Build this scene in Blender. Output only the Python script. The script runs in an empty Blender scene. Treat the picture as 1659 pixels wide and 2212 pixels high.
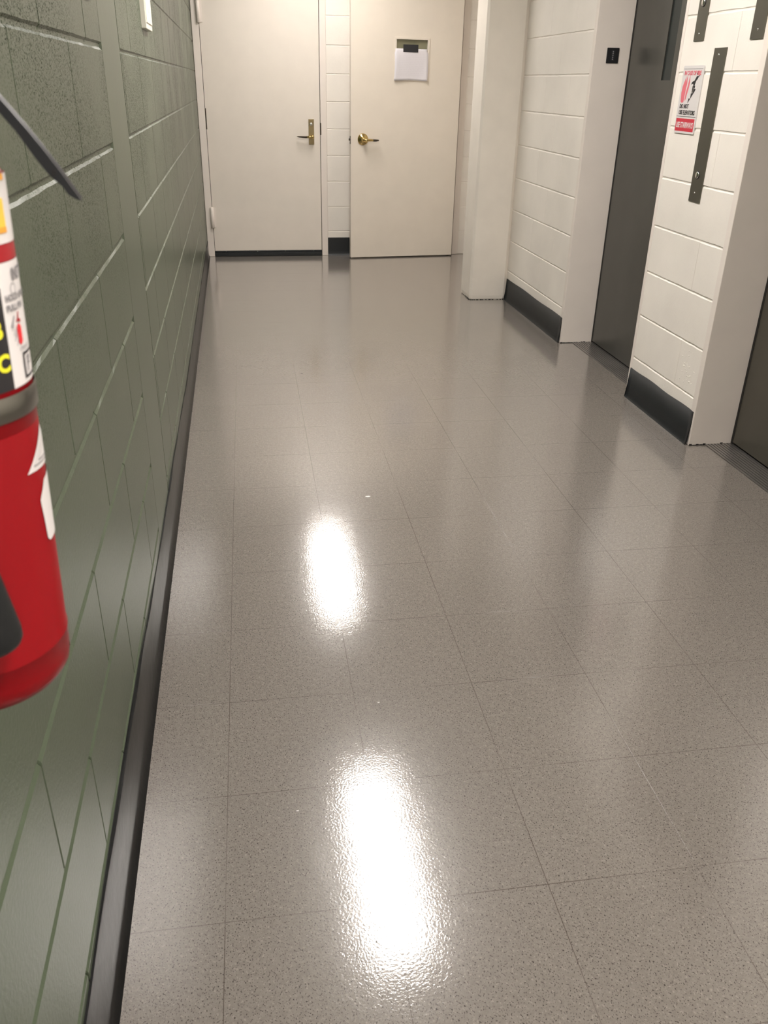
import bpy, bmesh, math, random
from mathutils import Vector, Matrix
random.seed(7)
C = bpy.context.scene.collection
R = math.radians

# ---------------------------------------------------------------- dimensions (metres)
XL = -0.183      # face of the green block wall
XR = 1.95        # face of the white block wall
YF = 6.56        # face of the far wall
YB = -4.6        # wall behind the viewer
ZC = 2.60        # ceiling
CRS = 0.2032     # block course
XE = 2.145       # elevator door plane
TILE_ROT = 0.0115

# ---------------------------------------------------------------- node helpers
def new_mat(name):
    m = bpy.data.materials.new(name); m.use_nodes = True
    nt = m.node_tree
    return m, nt, nt.nodes['Principled BSDF'], nt.links.new

def node(nt, kind, **kw):
    n = nt.nodes.new(kind)
    for k, v in kw.items(): setattr(n, k, v)
    return n

def mathn(nt, op, a, b=None, c=None):
    n = nt.nodes.new('ShaderNodeMath'); n.operation = op
    for i, v in enumerate((a, b, c)):
        if v is None: continue
        if isinstance(v, (int, float)): n.inputs[i].default_value = v
        else: nt.links.new(v, n.inputs[i])
    return n.outputs[0]

def ramp(nt, fac, stops):
    n = nt.nodes.new('ShaderNodeValToRGB'); nt.links.new(fac, n.inputs[0])
    el = n.color_ramp.elements
    el[0].position, el[0].color = stops[0][0], (*stops[0][1], 1)
    el[1].position, el[1].color = stops[-1][0], (*stops[-1][1], 1)
    for p, c in stops[1:-1]:
        e = el.new(p); e.color = (*c, 1)
    return n.outputs[0]

def noise(nt, vec, scale, detail=3, rough=0.5):
    n = nt.nodes.new('ShaderNodeTexNoise')
    n.inputs['Scale'].default_value = scale; n.inputs['Detail'].default_value = detail
    n.inputs['Roughness'].default_value = rough
    nt.links.new(vec, n.inputs['Vector'])
    return n.outputs['Fac']

def bump(nt, h, strength, dist, normal=None):
    n = nt.nodes.new('ShaderNodeBump'); n.inputs['Strength'].default_value = strength
    n.inputs['Distance'].default_value = dist; nt.links.new(h, n.inputs['Height'])
    if normal is not None: nt.links.new(normal, n.inputs['Normal'])
    return n.outputs[0]

def mix(nt, fac, a, b, mode='MIX'):
    n = nt.nodes.new('ShaderNodeMix'); n.data_type = 'RGBA'; n.blend_type = mode
    for i, v in ((0, fac), (6, a), (7, b)):
        if isinstance(v, (int, float)): n.inputs[i].default_value = v
        elif isinstance(v, tuple): n.inputs[i].default_value = (*v, 1)
        else: nt.links.new(v, n.inputs[i])
    return n.outputs[2]

def objvec(nt):
    return nt.nodes.new('ShaderNodeTexCoord').outputs['Object']

def paint(name, col, rough=0.35, spread=0.05, bscale=60, bstr=0.15, bdist=0.002, metallic=0.0, coat=0.0, fine=0, spec=0.5):
    m, nt, b, L = new_mat(name); v = objvec(nt)
    f = noise(nt, v, 7, 4)
    dark = tuple(c * (1 - spread) for c in col); light = tuple(min(1, c * (1 + spread)) for c in col)
    L(ramp(nt, f, [(0.3, dark), (0.7, light)]), b.inputs['Base Color'])
    b.inputs['Roughness'].default_value = rough; b.inputs['Metallic'].default_value = metallic
    b.inputs['Coat Weight'].default_value = coat; b.inputs['Coat Roughness'].default_value = 0.08
    b.inputs['Specular IOR Level'].default_value = spec
    if bstr:
        h = noise(nt, v, bscale, 4, 0.6)
        nrm = bump(nt, h, bstr, bdist)
        if fine:
            nrm = bump(nt, noise(nt, v, fine, 2, 0.6), bstr, bdist * 0.4, nrm)
        L(nrm, b.inputs['Normal'])
    return m

def block_paint(name, col, rough, pit_scale, pit_amt, bstr, bdist):
    """thick paint rolled over concrete block: pitted, orange-peel surface"""
    m, nt, b, L = new_mat(name); v = objvec(nt)
    f = noise(nt, v, 3, 3)
    base = ramp(nt, f, [(0.3, tuple(c * 0.94 for c in col)), (0.7, tuple(min(1, c * 1.05) for c in col))])
    p = noise(nt, v, pit_scale, 4, 0.7)
    zone = noise(nt, v, 2.3, 2)
    pits = mathn(nt, 'MULTIPLY', ramp(nt, p, [(0.415, (1, 1, 1)), (0.455, (0, 0, 0))]), ramp(nt, zone, [(0.42, (0.15,) * 3), (0.58, (1, 1, 1))]))
    if pit_amt > 0.3:      # the block grows coarse and open above about a metre
        sp = node(nt, 'ShaderNodeSeparateXYZ'); L(v, sp.inputs[0])
        mr = node(nt, 'ShaderNodeMapRange'); mr.inputs['From Min'].default_value = 0.85; mr.inputs['From Max'].default_value = 1.25
        mr.inputs['To Min'].default_value = 0.06
        L(sp.outputs[2], mr.inputs['Value']); pits = mathn(nt, 'MULTIPLY', pits, mr.outputs[0])
    L(mix(nt, mathn(nt, 'MULTIPLY', pits, pit_amt), base, tuple(c * 0.3 for c in col)), b.inputs['Base Color'])
    b.inputs['Roughness'].default_value = rough; b.inputs['Specular IOR Level'].default_value = 0.62 if rough < 0.3 else 0.5
    if pit_amt > 0.3:
        L(mathn(nt, 'MULTIPLY_ADD', pits, 0.5, rough), b.inputs['Roughness'])
        L(mathn(nt, 'MULTIPLY_ADD', pits, -0.35, 0.38), b.inputs['Specular IOR Level'])
    h = mathn(nt, 'SUBTRACT', noise(nt, v, pit_scale * 0.45, 4, 0.65), mathn(nt, 'MULTIPLY', pits, 0.8))
    L(bump(nt, h, bstr, bdist), b.inputs['Normal'])
    return m

# ---------------------------------------------------------------- materials
M = {}
M['green'] = block_paint('green_block_paint', (0.082, 0.104, 0.066), 0.32, 330, 0.95, 0.30, 0.0018)
M['green_smooth'] = paint('green_smooth_paint', (0.086, 0.108, 0.070), 0.34, 0.04, 40, 0.2, 0.0010)
M['white'] = block_paint('white_block_paint', (0.87, 0.82, 0.755), 0.36, 120, 0.03, 0.3, 0.0022)
M['white_far'] = block_paint('white_far_wall_paint', (0.87, 0.82, 0.755), 0.36, 120, 0.03, 0.3, 0.0022)
M['white_smooth'] = paint('white_frame_paint', (0.82, 0.75, 0.69), 0.32, 0.02, 90, 0.1, 0.0008)
M['column'] = paint('cream_column_paint', (0.84, 0.785, 0.71), 0.36, 0.03, 30, 0.2, 0.002)
M['door'] = paint('cream_door_paint', (0.80, 0.73, 0.64), 0.32, 0.02, 120, 0.08, 0.0006)
M['door_pale'] = paint('pale_door_paint', (0.80, 0.735, 0.66), 0.32, 0.02, 120, 0.08, 0.0006)
M['ceiling'] = paint('ceiling_white', (0.80, 0.78, 0.74), 0.8, 0.04, 200, 0.4, 0.002)
M['back'] = paint('back_wall_white', (0.7, 0.68, 0.63), 0.5, 0.04, 80, 0.2, 0.002)
M['base_black'] = paint('black_vinyl', (0.008, 0.010, 0.012), 0.5, 0.15, 25, 0.15, 0.002)
M['base_grey'] = paint('scuffed_dark_vinyl', (0.010, 0.010, 0.010), 0.34, 0.3, 14, 0.35, 0.004, spec=0.22)
M['black'] = paint('black_plastic', (0.012, 0.012, 0.014), 0.35, 0.1, 50, 0.05, 0.001)
M['tape'] = paint('black_cloth_tape', (0.018, 0.018, 0.022), 0.55, 0.1, 300, 0.2, 0.0006)
M['dark_gap'] = paint('dark_gap', (0.02, 0.018, 0.016), 0.8, 0.1, 50, 0, 0)
M['steel'] = paint('brushed_bronze_plate', (0.16, 0.15, 0.12), 0.42, 0.05, 300, 0.08, 0.0005, metallic=0.75)
M['elev'] = paint('grey_elevator_panel', (0.115, 0.114, 0.103), 0.30, 0.05, 8, 0.12, 0.004, metallic=0.6)
M['elev_warm'] = paint('grey_elevator_panel_near', (0.12, 0.112, 0.092), 0.38, 0.05, 8, 0.12, 0.004, metallic=0.5)
M['alu'] = paint('sill_aluminium', (0.36, 0.34, 0.33), 0.32, 0.08, 200, 0.1, 0.0006, metallic=0.8)
M['chrome'] = paint('bright_chrome', (0.75, 0.74, 0.72), 0.12, 0.02, 50, 0, 0, metallic=1.0)
M['band'] = paint('stainless_band', (0.26, 0.25, 0.225), 0.3, 0.1, 60, 0.1, 0.001, metallic=1.0)
M['brass'] = paint('polished_brass', (0.62, 0.46, 0.19), 0.2, 0.06, 60, 0.05, 0.001, metallic=1.0)
M['brass_dark'] = paint('tarnished_brass', (0.30, 0.235, 0.13), 0.32, 0.1, 60, 0.08, 0.001, metallic=0.9)
M['bronze'] = paint('dark_bronze', (0.06, 0.045, 0.03), 0.4, 0.1, 60, 0.05, 0.001, metallic=0.6)
M['red'] = paint('gloss_red_enamel', (0.235, 0.0015, 0.005), 0.38, 0.04, 30, 0.03, 0.001, coat=0.0, spec=0.22)
M['label_red'] = paint('label_red', (0.40, 0.012, 0.02), 0.4, 0.02, 30, 0, 0)
M['bright_red'] = paint('printed_red', (0.80, 0.03, 0.04), 0.4, 0.02, 30, 0, 0)
M['sign_red'] = paint('sign_red', (0.58, 0.03, 0.055), 0.4, 0.03, 30, 0, 0)
M['sign_pink'] = paint('sign_faded_red', (0.72, 0.16, 0.20), 0.4, 0.03, 30, 0, 0)
M['label_white'] = paint('label_white', (0.80, 0.76, 0.75), 0.4, 0.01, 30, 0, 0)
M['sign_white'] = paint('sign_white', (0.68, 0.65, 0.64), 0.35, 0.01, 30, 0, 0)
M['plate_white'] = paint('plate_ivory', (0.85, 0.82, 0.72), 0.35, 0.01, 30, 0, 0)
M['paper'] = paint('paper_white', (0.78, 0.755, 0.80), 0.7, 0.02, 40, 0.15, 0.001)
M['ink'] = paint('ink_black', (0.02, 0.018, 0.02), 0.5, 0.02, 30, 0, 0)
M['ink_grey'] = paint('ink_grey', (0.25, 0.24, 0.25), 0.5, 0.02, 30, 0, 0)
M['faint'] = paint('faint_print', (0.75, 0.725, 0.77), 0.7, 0.02, 30, 0, 0)
M['yellow'] = paint('print_yellow', (0.86, 0.80, 0.03), 0.4, 0.02, 30, 0, 0)
M['orange'] = paint('print_orange', (0.86, 0.40, 0.05), 0.4, 0.02, 30, 0, 0)
M['amber'] = paint('print_amber', (0.88, 0.62, 0.08), 0.4, 0.02, 30, 0, 0)
M['slate'] = paint('slate_metal', (0.03, 0.031, 0.036), 0.4, 0.1, 60, 0.05, 0.001, metallic=0.3)
M['glass_olive'] = paint('window_behind_olive', (0.27, 0.26, 0.17), 0.25, 0.1, 8, 0, 0)
M['rubber'] = paint('black_rubber', (0.008, 0.009, 0.010), 0.5, 0.1, 60, 0.05, 0.001)

m, nt, b, L = new_mat('dark_glass')
v = objvec(nt)
L(ramp(nt, noise(nt, v, 5, 2), [(0.3, (0.030, 0.036, 0.035)), (0.7, (0.045, 0.052, 0.050))]), b.inputs['Base Color'])
b.inputs['Roughness'].default_value = 0.3; b.inputs['Specular IOR Level'].default_value = 0.2; M['dark_glass'] = m

def lamp_mat(name, strength):
  m, nt, b, L = new_mat(name)
  b.inputs['Base Color'].default_value = (0.9, 0.88, 0.82, 1)
  b.inputs['Emission Color'].default_value = (1.0, 0.94, 0.885, 1)
  b.inputs['Emission Strength'].default_value = strength
  v = objvec(nt); L(ramp(nt, noise(nt, v, 60, 2), [(0.3, (0.88, 0.86, 0.8)), (0.7, (0.92, 0.9, 0.84))]), b.inputs['Base Color'])
  return m
M['lamp_far'] = lamp_mat('lamp_diffuser_far', 18.5); M['lamp'] = lamp_mat('lamp_diffuser', 31.0); M['lamp_near'] = lamp_mat('lamp_diffuser_near', 25.0)  # strength set per fixture to balance brightness along the corridor

# vinyl floor tiles: 12 inch squares, dark flecks, waxed
m, nt, b, L = new_mat('speckled_vinyl_tile')
v = objvec(nt)
mp = node(nt, 'ShaderNodeMapping'); mp.inputs['Rotation'].default_value = (0, 0, TILE_ROT)
L(v, mp.inputs['Vector']); tv = mp.outputs[0]
sep = node(nt, 'ShaderNodeSeparateXYZ'); L(tv, sep.inputs[0])
T = 0.3048
def joint(c, w):
    q = mathn(nt, 'DIVIDE', c, T)
    d = mathn(nt, 'ABSOLUTE', mathn(nt, 'SUBTRACT', q, mathn(nt, 'ROUND', q)))
    return mathn(nt, 'LESS_THAN', d, w / T)
lines = mathn(nt, 'MAXIMUM', joint(sep.outputs[0], 0.00085), joint(sep.outputs[1], 0.00085))
cell = node(nt, 'ShaderNodeCombineXYZ')
L(mathn(nt, 'FLOOR', mathn(nt, 'DIVIDE', sep.outputs[0], T)), cell.inputs[0])
L(mathn(nt, 'FLOOR', mathn(nt, 'DIVIDE', sep.outputs[1], T)), cell.inputs[1])
wn = node(nt, 'ShaderNodeTexWhiteNoise', noise_dimensions='2D'); L(cell.outputs[0], wn.inputs['Vector'])
cloud = noise(nt, tv, 90, 3, 0.6)
base = ramp(nt, cloud, [(0.3, (0.195, 0.174, 0.156)), (0.7, (0.243, 0.220, 0.197))])
base = mix(nt, mathn(nt, 'MULTIPLY', wn.outputs['Value'], 0.10), base, (0.175, 0.156, 0.14))
# flecks, elongated and scattered
mp2 = node(nt, 'ShaderNodeMapping'); mp2.inputs['Scale'].default_value = (1.0, 0.8, 1.0); mp2.inputs['Rotation'].default_value = (0, 0, 0.6)
L(tv, mp2.inputs['Vector'])
fl = noise(nt, mp2.outputs[0], 350, 1.0, 0.5)
fl2 = noise(nt, tv, 520, 1.0, 0.5)
fm = mathn(nt, 'MAXIMUM', ramp(nt, fl, [(0.632, (0, 0, 0)), (0.655, (1, 1, 1))]), mathn(nt, 'MULTIPLY', ramp(nt, fl2, [(0.66, (0, 0, 0)), (0.69, (1, 1, 1))]), 0.55))
base = mix(nt, mathn(nt, 'MULTIPLY', fm, 0.9), base, (0.035, 0.028, 0.026))
fl3 = noise(nt, mp2.outputs[0], 210, 1.0, 0.5)
base = mix(nt, mathn(nt, 'MULTIPLY', ramp(nt, fl3, [(0.32, (1, 1, 1)), (0.36, (0, 0, 0))]), 0.35), base, (0.40, 0.37, 0.33))
# worn seams fade in and out
fade = ramp(nt, noise(nt, tv, 2.7, 3), [(0.35, (0.2,) * 3), (0.6, (0.8,) * 3)])
base = mix(nt, mathn(nt, 'MULTIPLY', lines, fade), base, (0.07, 0.055, 0.045))
L(base, b.inputs['Base Color'])
scuff = noise(nt, tv, 3.2, 4, 0.6)
L(ramp(nt, scuff, [(0.35, (0.04,) * 3), (0.75, (0.07,) * 3)]), b.inputs['Coat Roughness'])
b.inputs['Roughness'].default_value = 0.2; b.inputs['Coat Weight'].default_value = 0.9; b.inputs['Coat IOR'].default_value = 1.65
b.inputs['Specular IOR Level'].default_value = 0.4
h1 = noise(nt, tv, 210, 2, 0.5)
h2 = noise(nt, tv, 14, 2, 0.5)
nrm = bump(nt, h1, 0.20, 0.0009)
nrm = bump(nt, h2, 0.06, 0.004, nrm)
nrm = bump(nt, mathn(nt, 'SUBTRACT', 1.0, lines), 0.25, 0.0006, nrm)
L(nrm, b.inputs['Normal']); L(nrm, b.inputs['Coat Normal'])
M['floor'] = m

# ---------------------------------------------------------------- object helpers
def tag(o, label=None, cat=None, group=None, kind=None):
    if label: o['label'] = label
    if cat: o['category'] = cat
    if group: o['group'] = group
    if kind: o['kind'] = kind
    return o

def obj(name, bm, mats, parent=None, smooth=False, bevel=0):
    me = bpy.data.meshes.new(name)
    bmesh.ops.recalc_face_normals(bm, faces=bm.faces)
    bm.to_mesh(me); bm.free()
    for mt in (mats if isinstance(mats, (list, tuple)) else [mats]): me.materials.append(mt)
    if smooth:
        for p in me.polygons: p.use_smooth = True
    o = bpy.data.objects.new(name, me); C.objects.link(o)
    if parent is not None: o.parent = parent
    if bevel:
        md = o.modifiers.new('edge', 'BEVEL'); md.width = bevel; md.segments = 2; md.limit_method = 'ANGLE'
    return o

def empty(name, loc=(0, 0, 0)):
    o = bpy.data.objects.new(name, None); o.empty_display_size = 0.05; C.objects.link(o)
    o.location = loc
    return o

def box(bm, x0, x1, y0, y1, z0, z1, off=(0, 0, 0), mi=0):
    ox, oy, oz = off
    vs = [bm.verts.new((x - ox, y - oy, z - oz)) for x in (x0, x1) for y in (y0, y1) for z in (z0, z1)]
    for f in ((0, 1, 3, 2), (4, 6, 7, 5), (0, 4, 5, 1), (2, 3, 7, 6), (0, 2, 6, 4), (1, 5, 7, 3)):
        fc = bm.faces.new([vs[i] for i in f]); fc.material_index = mi
    return vs

def box_bm(*a, **k):
    bm = bmesh.new(); box(bm, *a, **k); return bm

def frame_of(d, up=Vector((0, 0, 1))):
    d = Vector(d).normalized()
    if abs(d.dot(up)) > 0.99: up = Vector((1, 0, 0))
    a = up.cross(d).normalized(); b_ = d.cross(a)
    return a, b_, d

def lathe(bm, base, axis, prof, seg=40, cap=True, mi=0):
    """prof: list of (height along axis, radius)"""
    a, b_, d = frame_of(axis); base = Vector(base); rings = []
    for h, r in prof:
        rings.append([bm.verts.new(base + d * h + (a * math.cos(2 * math.pi * i / seg) + b_ * math.sin(2 * math.pi * i / seg)) * r) for i in range(seg)])
    for r0, r1 in zip(rings, rings[1:]):
        for i in range(seg):
            f = bm.faces.new((r0[i], r0[(i + 1) % seg], r1[(i + 1) % seg], r1[i])); f.material_index = mi; f.smooth = True
    if cap:
        for r_ in (rings[0], rings[-1]):
            f = bm.faces.new(r_); f.material_index = mi

def tube(bm, pts, rad, seg=14, flat=1.0):
    pts = [Vector(p) for p in pts]; rings = []
    n = len(pts); up = Vector((0.13, 0.2, 1)).normalized()
    for i, p in enumerate(pts):
        d = (pts[min(i + 1, n - 1)] - pts[max(i - 1, 0)]).normalized()
        a, b_, _ = frame_of(d, up); r = rad[i] if isinstance(rad, (list, tuple)) else rad
        rings.append([bm.verts.new(p + a * r * math.cos(2 * math.pi * k / seg) + b_ * r * flat * math.sin(2 * math.pi * k / seg)) for k in range(seg)])
    for r0, r1 in zip(rings, rings[1:]):
        for k in range(seg):
            f = bm.faces.new((r0[k], r0[(k + 1) % seg], r1[(k + 1) % seg], r1[k])); f.smooth = True
    bm.faces.new(rings[0]); bm.faces.new(rings[-1])

def prism(bm, pts, mapf, d0, d1, mi=0):
    """extrude outline pts (2-D) between depths d0 and d1 through mapf(u, v, d)"""
    a = [bm.verts.new(mapf(u, v, d0)) for u, v in pts]; b_ = [bm.verts.new(mapf(u, v, d1)) for u, v in pts]
    n = len(pts)
    bm.faces.new(a).material_index = mi; bm.faces.new(b_).material_index = mi
    for i in range(n):
        bm.faces.new((a[i], a[(i + 1) % n], b_[(i + 1) % n], b_[i])).material_index = mi

def text_bm(s, size, depth=0.0, sx=1.0, align='LEFT', bold=0.0):
    """text as a mesh in its own plane (x right, y up)"""
    cu = bpy.data.curves.new('lettering', 'FONT'); cu.body = s; cu.size = size; cu.extrude = depth / 2
    cu.align_x = align; cu.resolution_u = 3; cu.offset = bold
    o = bpy.data.objects.new('lettering', cu); C.objects.link(o)
    dg = bpy.context.evaluated_depsgraph_get()
    me = bpy.data.meshes.new_from_object(o.evaluated_get(dg))
    bm = bmesh.new(); bm.from_mesh(me)
    bpy.data.objects.remove(o); bpy.data.curves.remove(cu); bpy.data.meshes.remove(me)
    for v_ in bm.verts: v_.co.x *= sx
    return bm

def place(bm, f):
    for v_ in bm.verts: v_.co = Vector(f(*v_.co))
    return bm

def merge(bm, other):
    me = bpy.data.meshes.new('tmp'); other.to_mesh(me); other.free(); bm.from_mesh(me); bpy.data.meshes.remove(me)

# ---------------------------------------------------------------- block walls
def block_panel(bm, P, s0, s1, z0, z1, hh, hv, dep, rag=0.0012, mi=0, step=0.03, dv=None):
    """one block face: P(s, z, d) gives the point, d = depth into the wall"""
    dv = dep if dv is None else dv
    n = max(1, int((s1 - s0) / step)); S = [s0 + (s1 - s0) * i / n for i in range(n + 1)]
    rows = []
    # z levels: joint floor, lip, face ... face, lip, joint floor
    for zi, (z, d) in enumerate(((z0, dep), (z0 + hh * 0.45, dep * 0.95), (z0 + hh, 0.0), (z1 - hh, 0.0), (z1 - hh * 0.45, dep * 0.95), (z1, dep))):
        row = []
        for i, s in enumerate([s0] + [s0 + hv] + S[1:-1] + [s1 - hv] + [s1]):
            edge = (i == 0 or i == len(S) + 1)
            dd = max(d, dv) if edge else d
            j = rag * (random.random() - 0.5) * 2 if zi in (1, 2, 3, 4) and not edge else 0
            row.append(bm.verts.new(P(s, z + j, dd)))
        rows.append(row)
    for r0, r1 in zip(rows, rows[1:]):
        for i in range(len(r0) - 1):
            f = bm.faces.new((r0[i], r0[i + 1], r1[i + 1], r1[i])); f.material_index = mi

def coursed(bm, P, s0, s1, z0, z1, joints, hh=0.007, hv=0.003, dep=0.005, rag=0.0012, dv=None):
    """fill a rectangle with courses; joints(k) -> list of vertical joint positions in course k"""
    k = int(math.floor(z0 / CRS + 1e-6))
    while k * CRS < z1 - 1e-6:
        a, b_ = max(z0, k * CRS), min(z1, (k + 1) * CRS)
        cuts = [s0] + [s for s in sorted(joints(k)) if s0 + 0.03 < s < s1 - 0.03] + [s1]
        for q0, q1 in zip(cuts, cuts[1:]):
            block_panel(bm, P, q0, q1, a, b_, hh, hv, dep, rag, dv=dv)
        k += 1

def quad(bm, pts, mi=0):
    f = bm.faces.new([bm.verts.new(p) for p in pts]); f.material_index = mi
    return f

# floor
bm = box_bm(XL - 0.2, 2.45, YB - 0.2, YF + 0.25, -0.05, 0.0)
tag(obj('floor', bm, M['floor']), 'glossy grey speckled square vinyl tile floor of the corridor', kind='structure')
bm = box_bm(XL - 0.2, 2.45, YB - 0.2, YF + 0.25, ZC, ZC + 0.05)
tag(obj('ceiling', bm, M['ceiling']), 'plain ceiling above the corridor', kind='structure')

# left wall: green painted blocks, smooth filled band between 1.165 and 1.51
def PL(s, z, d): return (XL - d, s, z)
def jl_near(k):
    base = 0.48 if k % 2 else 0.255
    return [base + 0.459 * i for i in range(-14, 4)]
def jl_far(k):
    base = 2.25 if k % 2 else 2.0
    return [base + 0.459 * i for i in range(-2, 12)]
bm = bmesh.new()
coursed(bm, PL, YB, 1.165, 0.0, ZC, jl_near, 0.0080, 0.0030, 0.0042, 0.0008, 0.0085)
coursed(bm, PL, 1.51, YF + 0.02, 0.0, ZC, jl_far, 0.0060, 0.0030, 0.0040, 0.0008, 0.0085)
# filled band, slightly proud with a dark slit on its far side
for a, b_, c_, d_ in ((1.1500, 1.1605, 0.0046, -0.0004), (1.1605, 1.500, -0.0004, -0.0004), (1.500, 1.504, -0.0004, 0.010), (1.504, 1.51, 0.010, 0.005)):
    quad(bm, [PL(a, 0, c_), PL(b_, 0, d_), PL(b_, ZC, d_), PL(a, ZC, c_)], 1)
box(bm, XL - 0.15, XL - 0.011, YB - 0.1, YF + 0.2, 0, ZC)
wl = obj('wall_left', bm, [M['green'], M['green_smooth']])
tag(wl, 'glossy green painted concrete block wall on the left', kind='structure')

# left vinyl base with a cove toe and a wavy top edge
bm = bmesh.new()
key = [(-4.6, .172, 0), (-0.6, .172, 0), (-0.27, .176, .001), (0.04, .190, .002), (0.3, .193, .003), (0.53, .188, .002), (0.8, .168, .001), (1.09, .158, 0), (1.4, .160, .001), (1.7, .162, .001), (2.1, .148, 0), (2.74, .132, 0), (6.56, .130, 0)]
def lerp_key(y):
    for (a, za, ba), (b_, zb, bb) in zip(key, key[1:]):
        if a <= y <= b_:
            t = (y - a) / (b_ - a); t = t * t * (3 - 2 * t)
            return za + (zb - za) * t, ba + (bb - ba) * t
    return key[-1][1], key[-1][2]
ys = [YB + (YF - YB) * i / 240 for i in range(241)]; rows = []
for y in ys:
    zt, bg = lerp_key(y); w = 0.0012 * math.sin(y * 5.1) + 0.0008 * math.sin(y * 17)
    x = XL + 0.0035
    prof = [(XL - 0.002, zt), (x + bg + w, zt), (x + bg + w + 0.0004, zt - 0.004), (x + bg * 1.3 + w, zt * 0.6), (x + 0.0008, 0.045), (x + 0.0015, 0.022), (x + 0.0045, 0.009), (x + 0.0105, 0.0025), (x + 0.0125, 0.0003)]
    rows.append([bm.verts.new((px, y, pz)) for px, pz in prof])
for r0, r1 in zip(rows, rows[1:]):
    for i in range(len(r0) - 1):
        f = bm.faces.new((r0[i], r0[i + 1], r1[i + 1], r1[i])); f.smooth = i >= 2
tag(obj('baseboard_left', bm, M['base_grey']), 'scuffed dark vinyl cove base along the green wall', kind='structure')

# right wall
def PR(s, z, d): return (XR + d, s, z)
bm = bmesh.new()
E1 = (2.69, 3.63); E2 = (1.09, 2.03); EH = 2.13
jr = lambda off: (lambda k: [off + (0.2 if k % 2 else 0.0) + 0.4064 * i for i in range(-14, 20)])
coursed(bm, PR, 2.045, 2.668, 0, EH, lambda k: [2.245 if k % 2 else 9], 0.006, 0.0012, 0.004, 0.0012)
coursed(bm, PR, 3.665, 4.775, 0, EH, lambda k: [4.12, ] if k % 2 else [4.33, 3.93], 0.006, 0.0012, 0.004, 0.0012)
coursed(bm, PR, YB, 1.07, 0, EH, jr(0), 0.006, 0.0012, 0.004, 0.0012)
coursed(bm, PR, YB, 4.775, EH, ZC, jr(0.1), 0.006, 0.0012, 0.004, 0.0012)
# solid body behind the faces, leaving the two openings
for a, b_ in ((YB - 0.1, 1.07), (2.05, 2.665), (3.665, 5.02)):
    box(bm, XR + 0.0042, XR + 0.45, a, b_, 0, ZC)
for a, b_ in ((1.07, 2.05), (2.665, 3.665)):
    box(bm, XR + 0.0042, XR + 0.45, a, b_, EH, ZC)
# set-back wall beyond the column
coursed(bm, lambda s, z, d: (2.15 + d, s, z), 5.02, YF + 0.01, 0, ZC, jr(0), 0.006, 0.0012, 0.004, 0.0012)
box(bm, 2.155, 2.4, 5.02, YF + 0.2, 0, ZC)
tag(obj('wall_right', bm, M['white']), 'white painted concrete block wall with two elevator openings', kind='structure')

# blistered paint low on the pier
wr = bpy.data.objects['wall_right']; bm = bmesh.new()
for i in range(46):
    y = random.gauss(2.155, .030); z = random.gauss(.290, .032); q = random.uniform(.0015, .0045)
    if not 2.06 < y < 2.25: continue
    lathe(bm, (XR + .0002, y, z), (-1, random.uniform(-.2, .2), random.uniform(-.3, .3)), [(0, q), (q * .18, q * .8), (q * .30, q * .35)], 8)
tag(obj('blistered_paint', bm, M['white'], wr, smooth=True), kind='stuff')

# right bases
def right_base(name, y0, y1, label):
    bm = bmesh.new(); rows = []
    n = 24
    for i in range(n + 1):
        y = y0 + (y1 - y0) * i / n; w = 0.0012 * math.sin(i * 0.9)
        zt = 0.149 + 0.002 * math.sin(i * 0.5)
        prof = [(XR + 0.002, zt), (XR - 0.0035 + w * 0.3, zt), (XR - 0.004, 0.035), (XR - 0.006, 0.016), (XR - 0.011, 0.005), (XR - 0.015, 0.0005)]
        rows.append([bm.verts.new((px, y, pz)) for px, pz in prof])
    for r0, r1 in zip(rows, rows[1:]):
        for k in range(len(r0) - 1):
            f = bm.faces.new((r0[k], r0[k + 1], r1[k + 1], r1[k])); f.smooth = k >= 1
    for r_ in (rows[0], rows[-1]):
        bm.faces.new(r_)
    tag(obj(name, bm, M['base_black']), label, kind='structure')
right_base('baseboard_right', 2.04, 2.672, 'black vinyl base on the white pier between the elevators')
right_base('baseboard_right_far', 3.64, 4.765, 'black vinyl base between the column and the far elevator')
right_base('baseboard_right_near', YB, 1.05, 'black vinyl base on the near right wall')

# column
bm = bmesh.new()
pts = [(1.683, 4.785), (1.697, 4.771), (1.930, 4.768), (1.962, 4.785), (1.962, 5.02), (1.690, 5.02), (1.680, 5.005)]
lv = [(0.0, 0.007), (0.006, 0.003), (0.03, 0.0), (ZC, 0.0)]
cx, cy = 1.82, 4.9; rings = []
for z, ins in lv:
    rings.append([bm.verts.new((x - math.copysign(ins, x - cx), y - math.copysign(ins, y - cy), z)) for x, y in pts])
for r0, r1 in zip(rings, rings[1:]):
    for i in range(len(pts)):
        bm.faces.new((r0[i], r0[(i + 1) % len(pts)], r1[(i + 1) % len(pts)], r1[i]))
bm.faces.new(rings[0]); bm.faces.new(rings[-1])
col = obj('trim_1', bm, M['column'])
tag(col, 'cream painted square column standing against the right wall', kind='structure')
# chipped dirty edge along the column foot
bm = bmesh.new()
for i in range(26):
    y = 4.766; x = 1.69 + i * 0.0095 + random.uniform(-.003, .003)
    if random.random() < 0.65: box(bm, x, x + random.uniform(.006, .012), y + .0045, y + .012, 0.0, random.uniform(.002, .004))
for i in range(14):
    y = 4.79 + i * 0.015
    if random.random() < 0.6: box(bm, 1.6845, 1.692, y, y + random.uniform(.006, .014), 0.0, random.uniform(.003, .009))
obj('chipped_edge', bm, M['dark_gap'], col)

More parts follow.
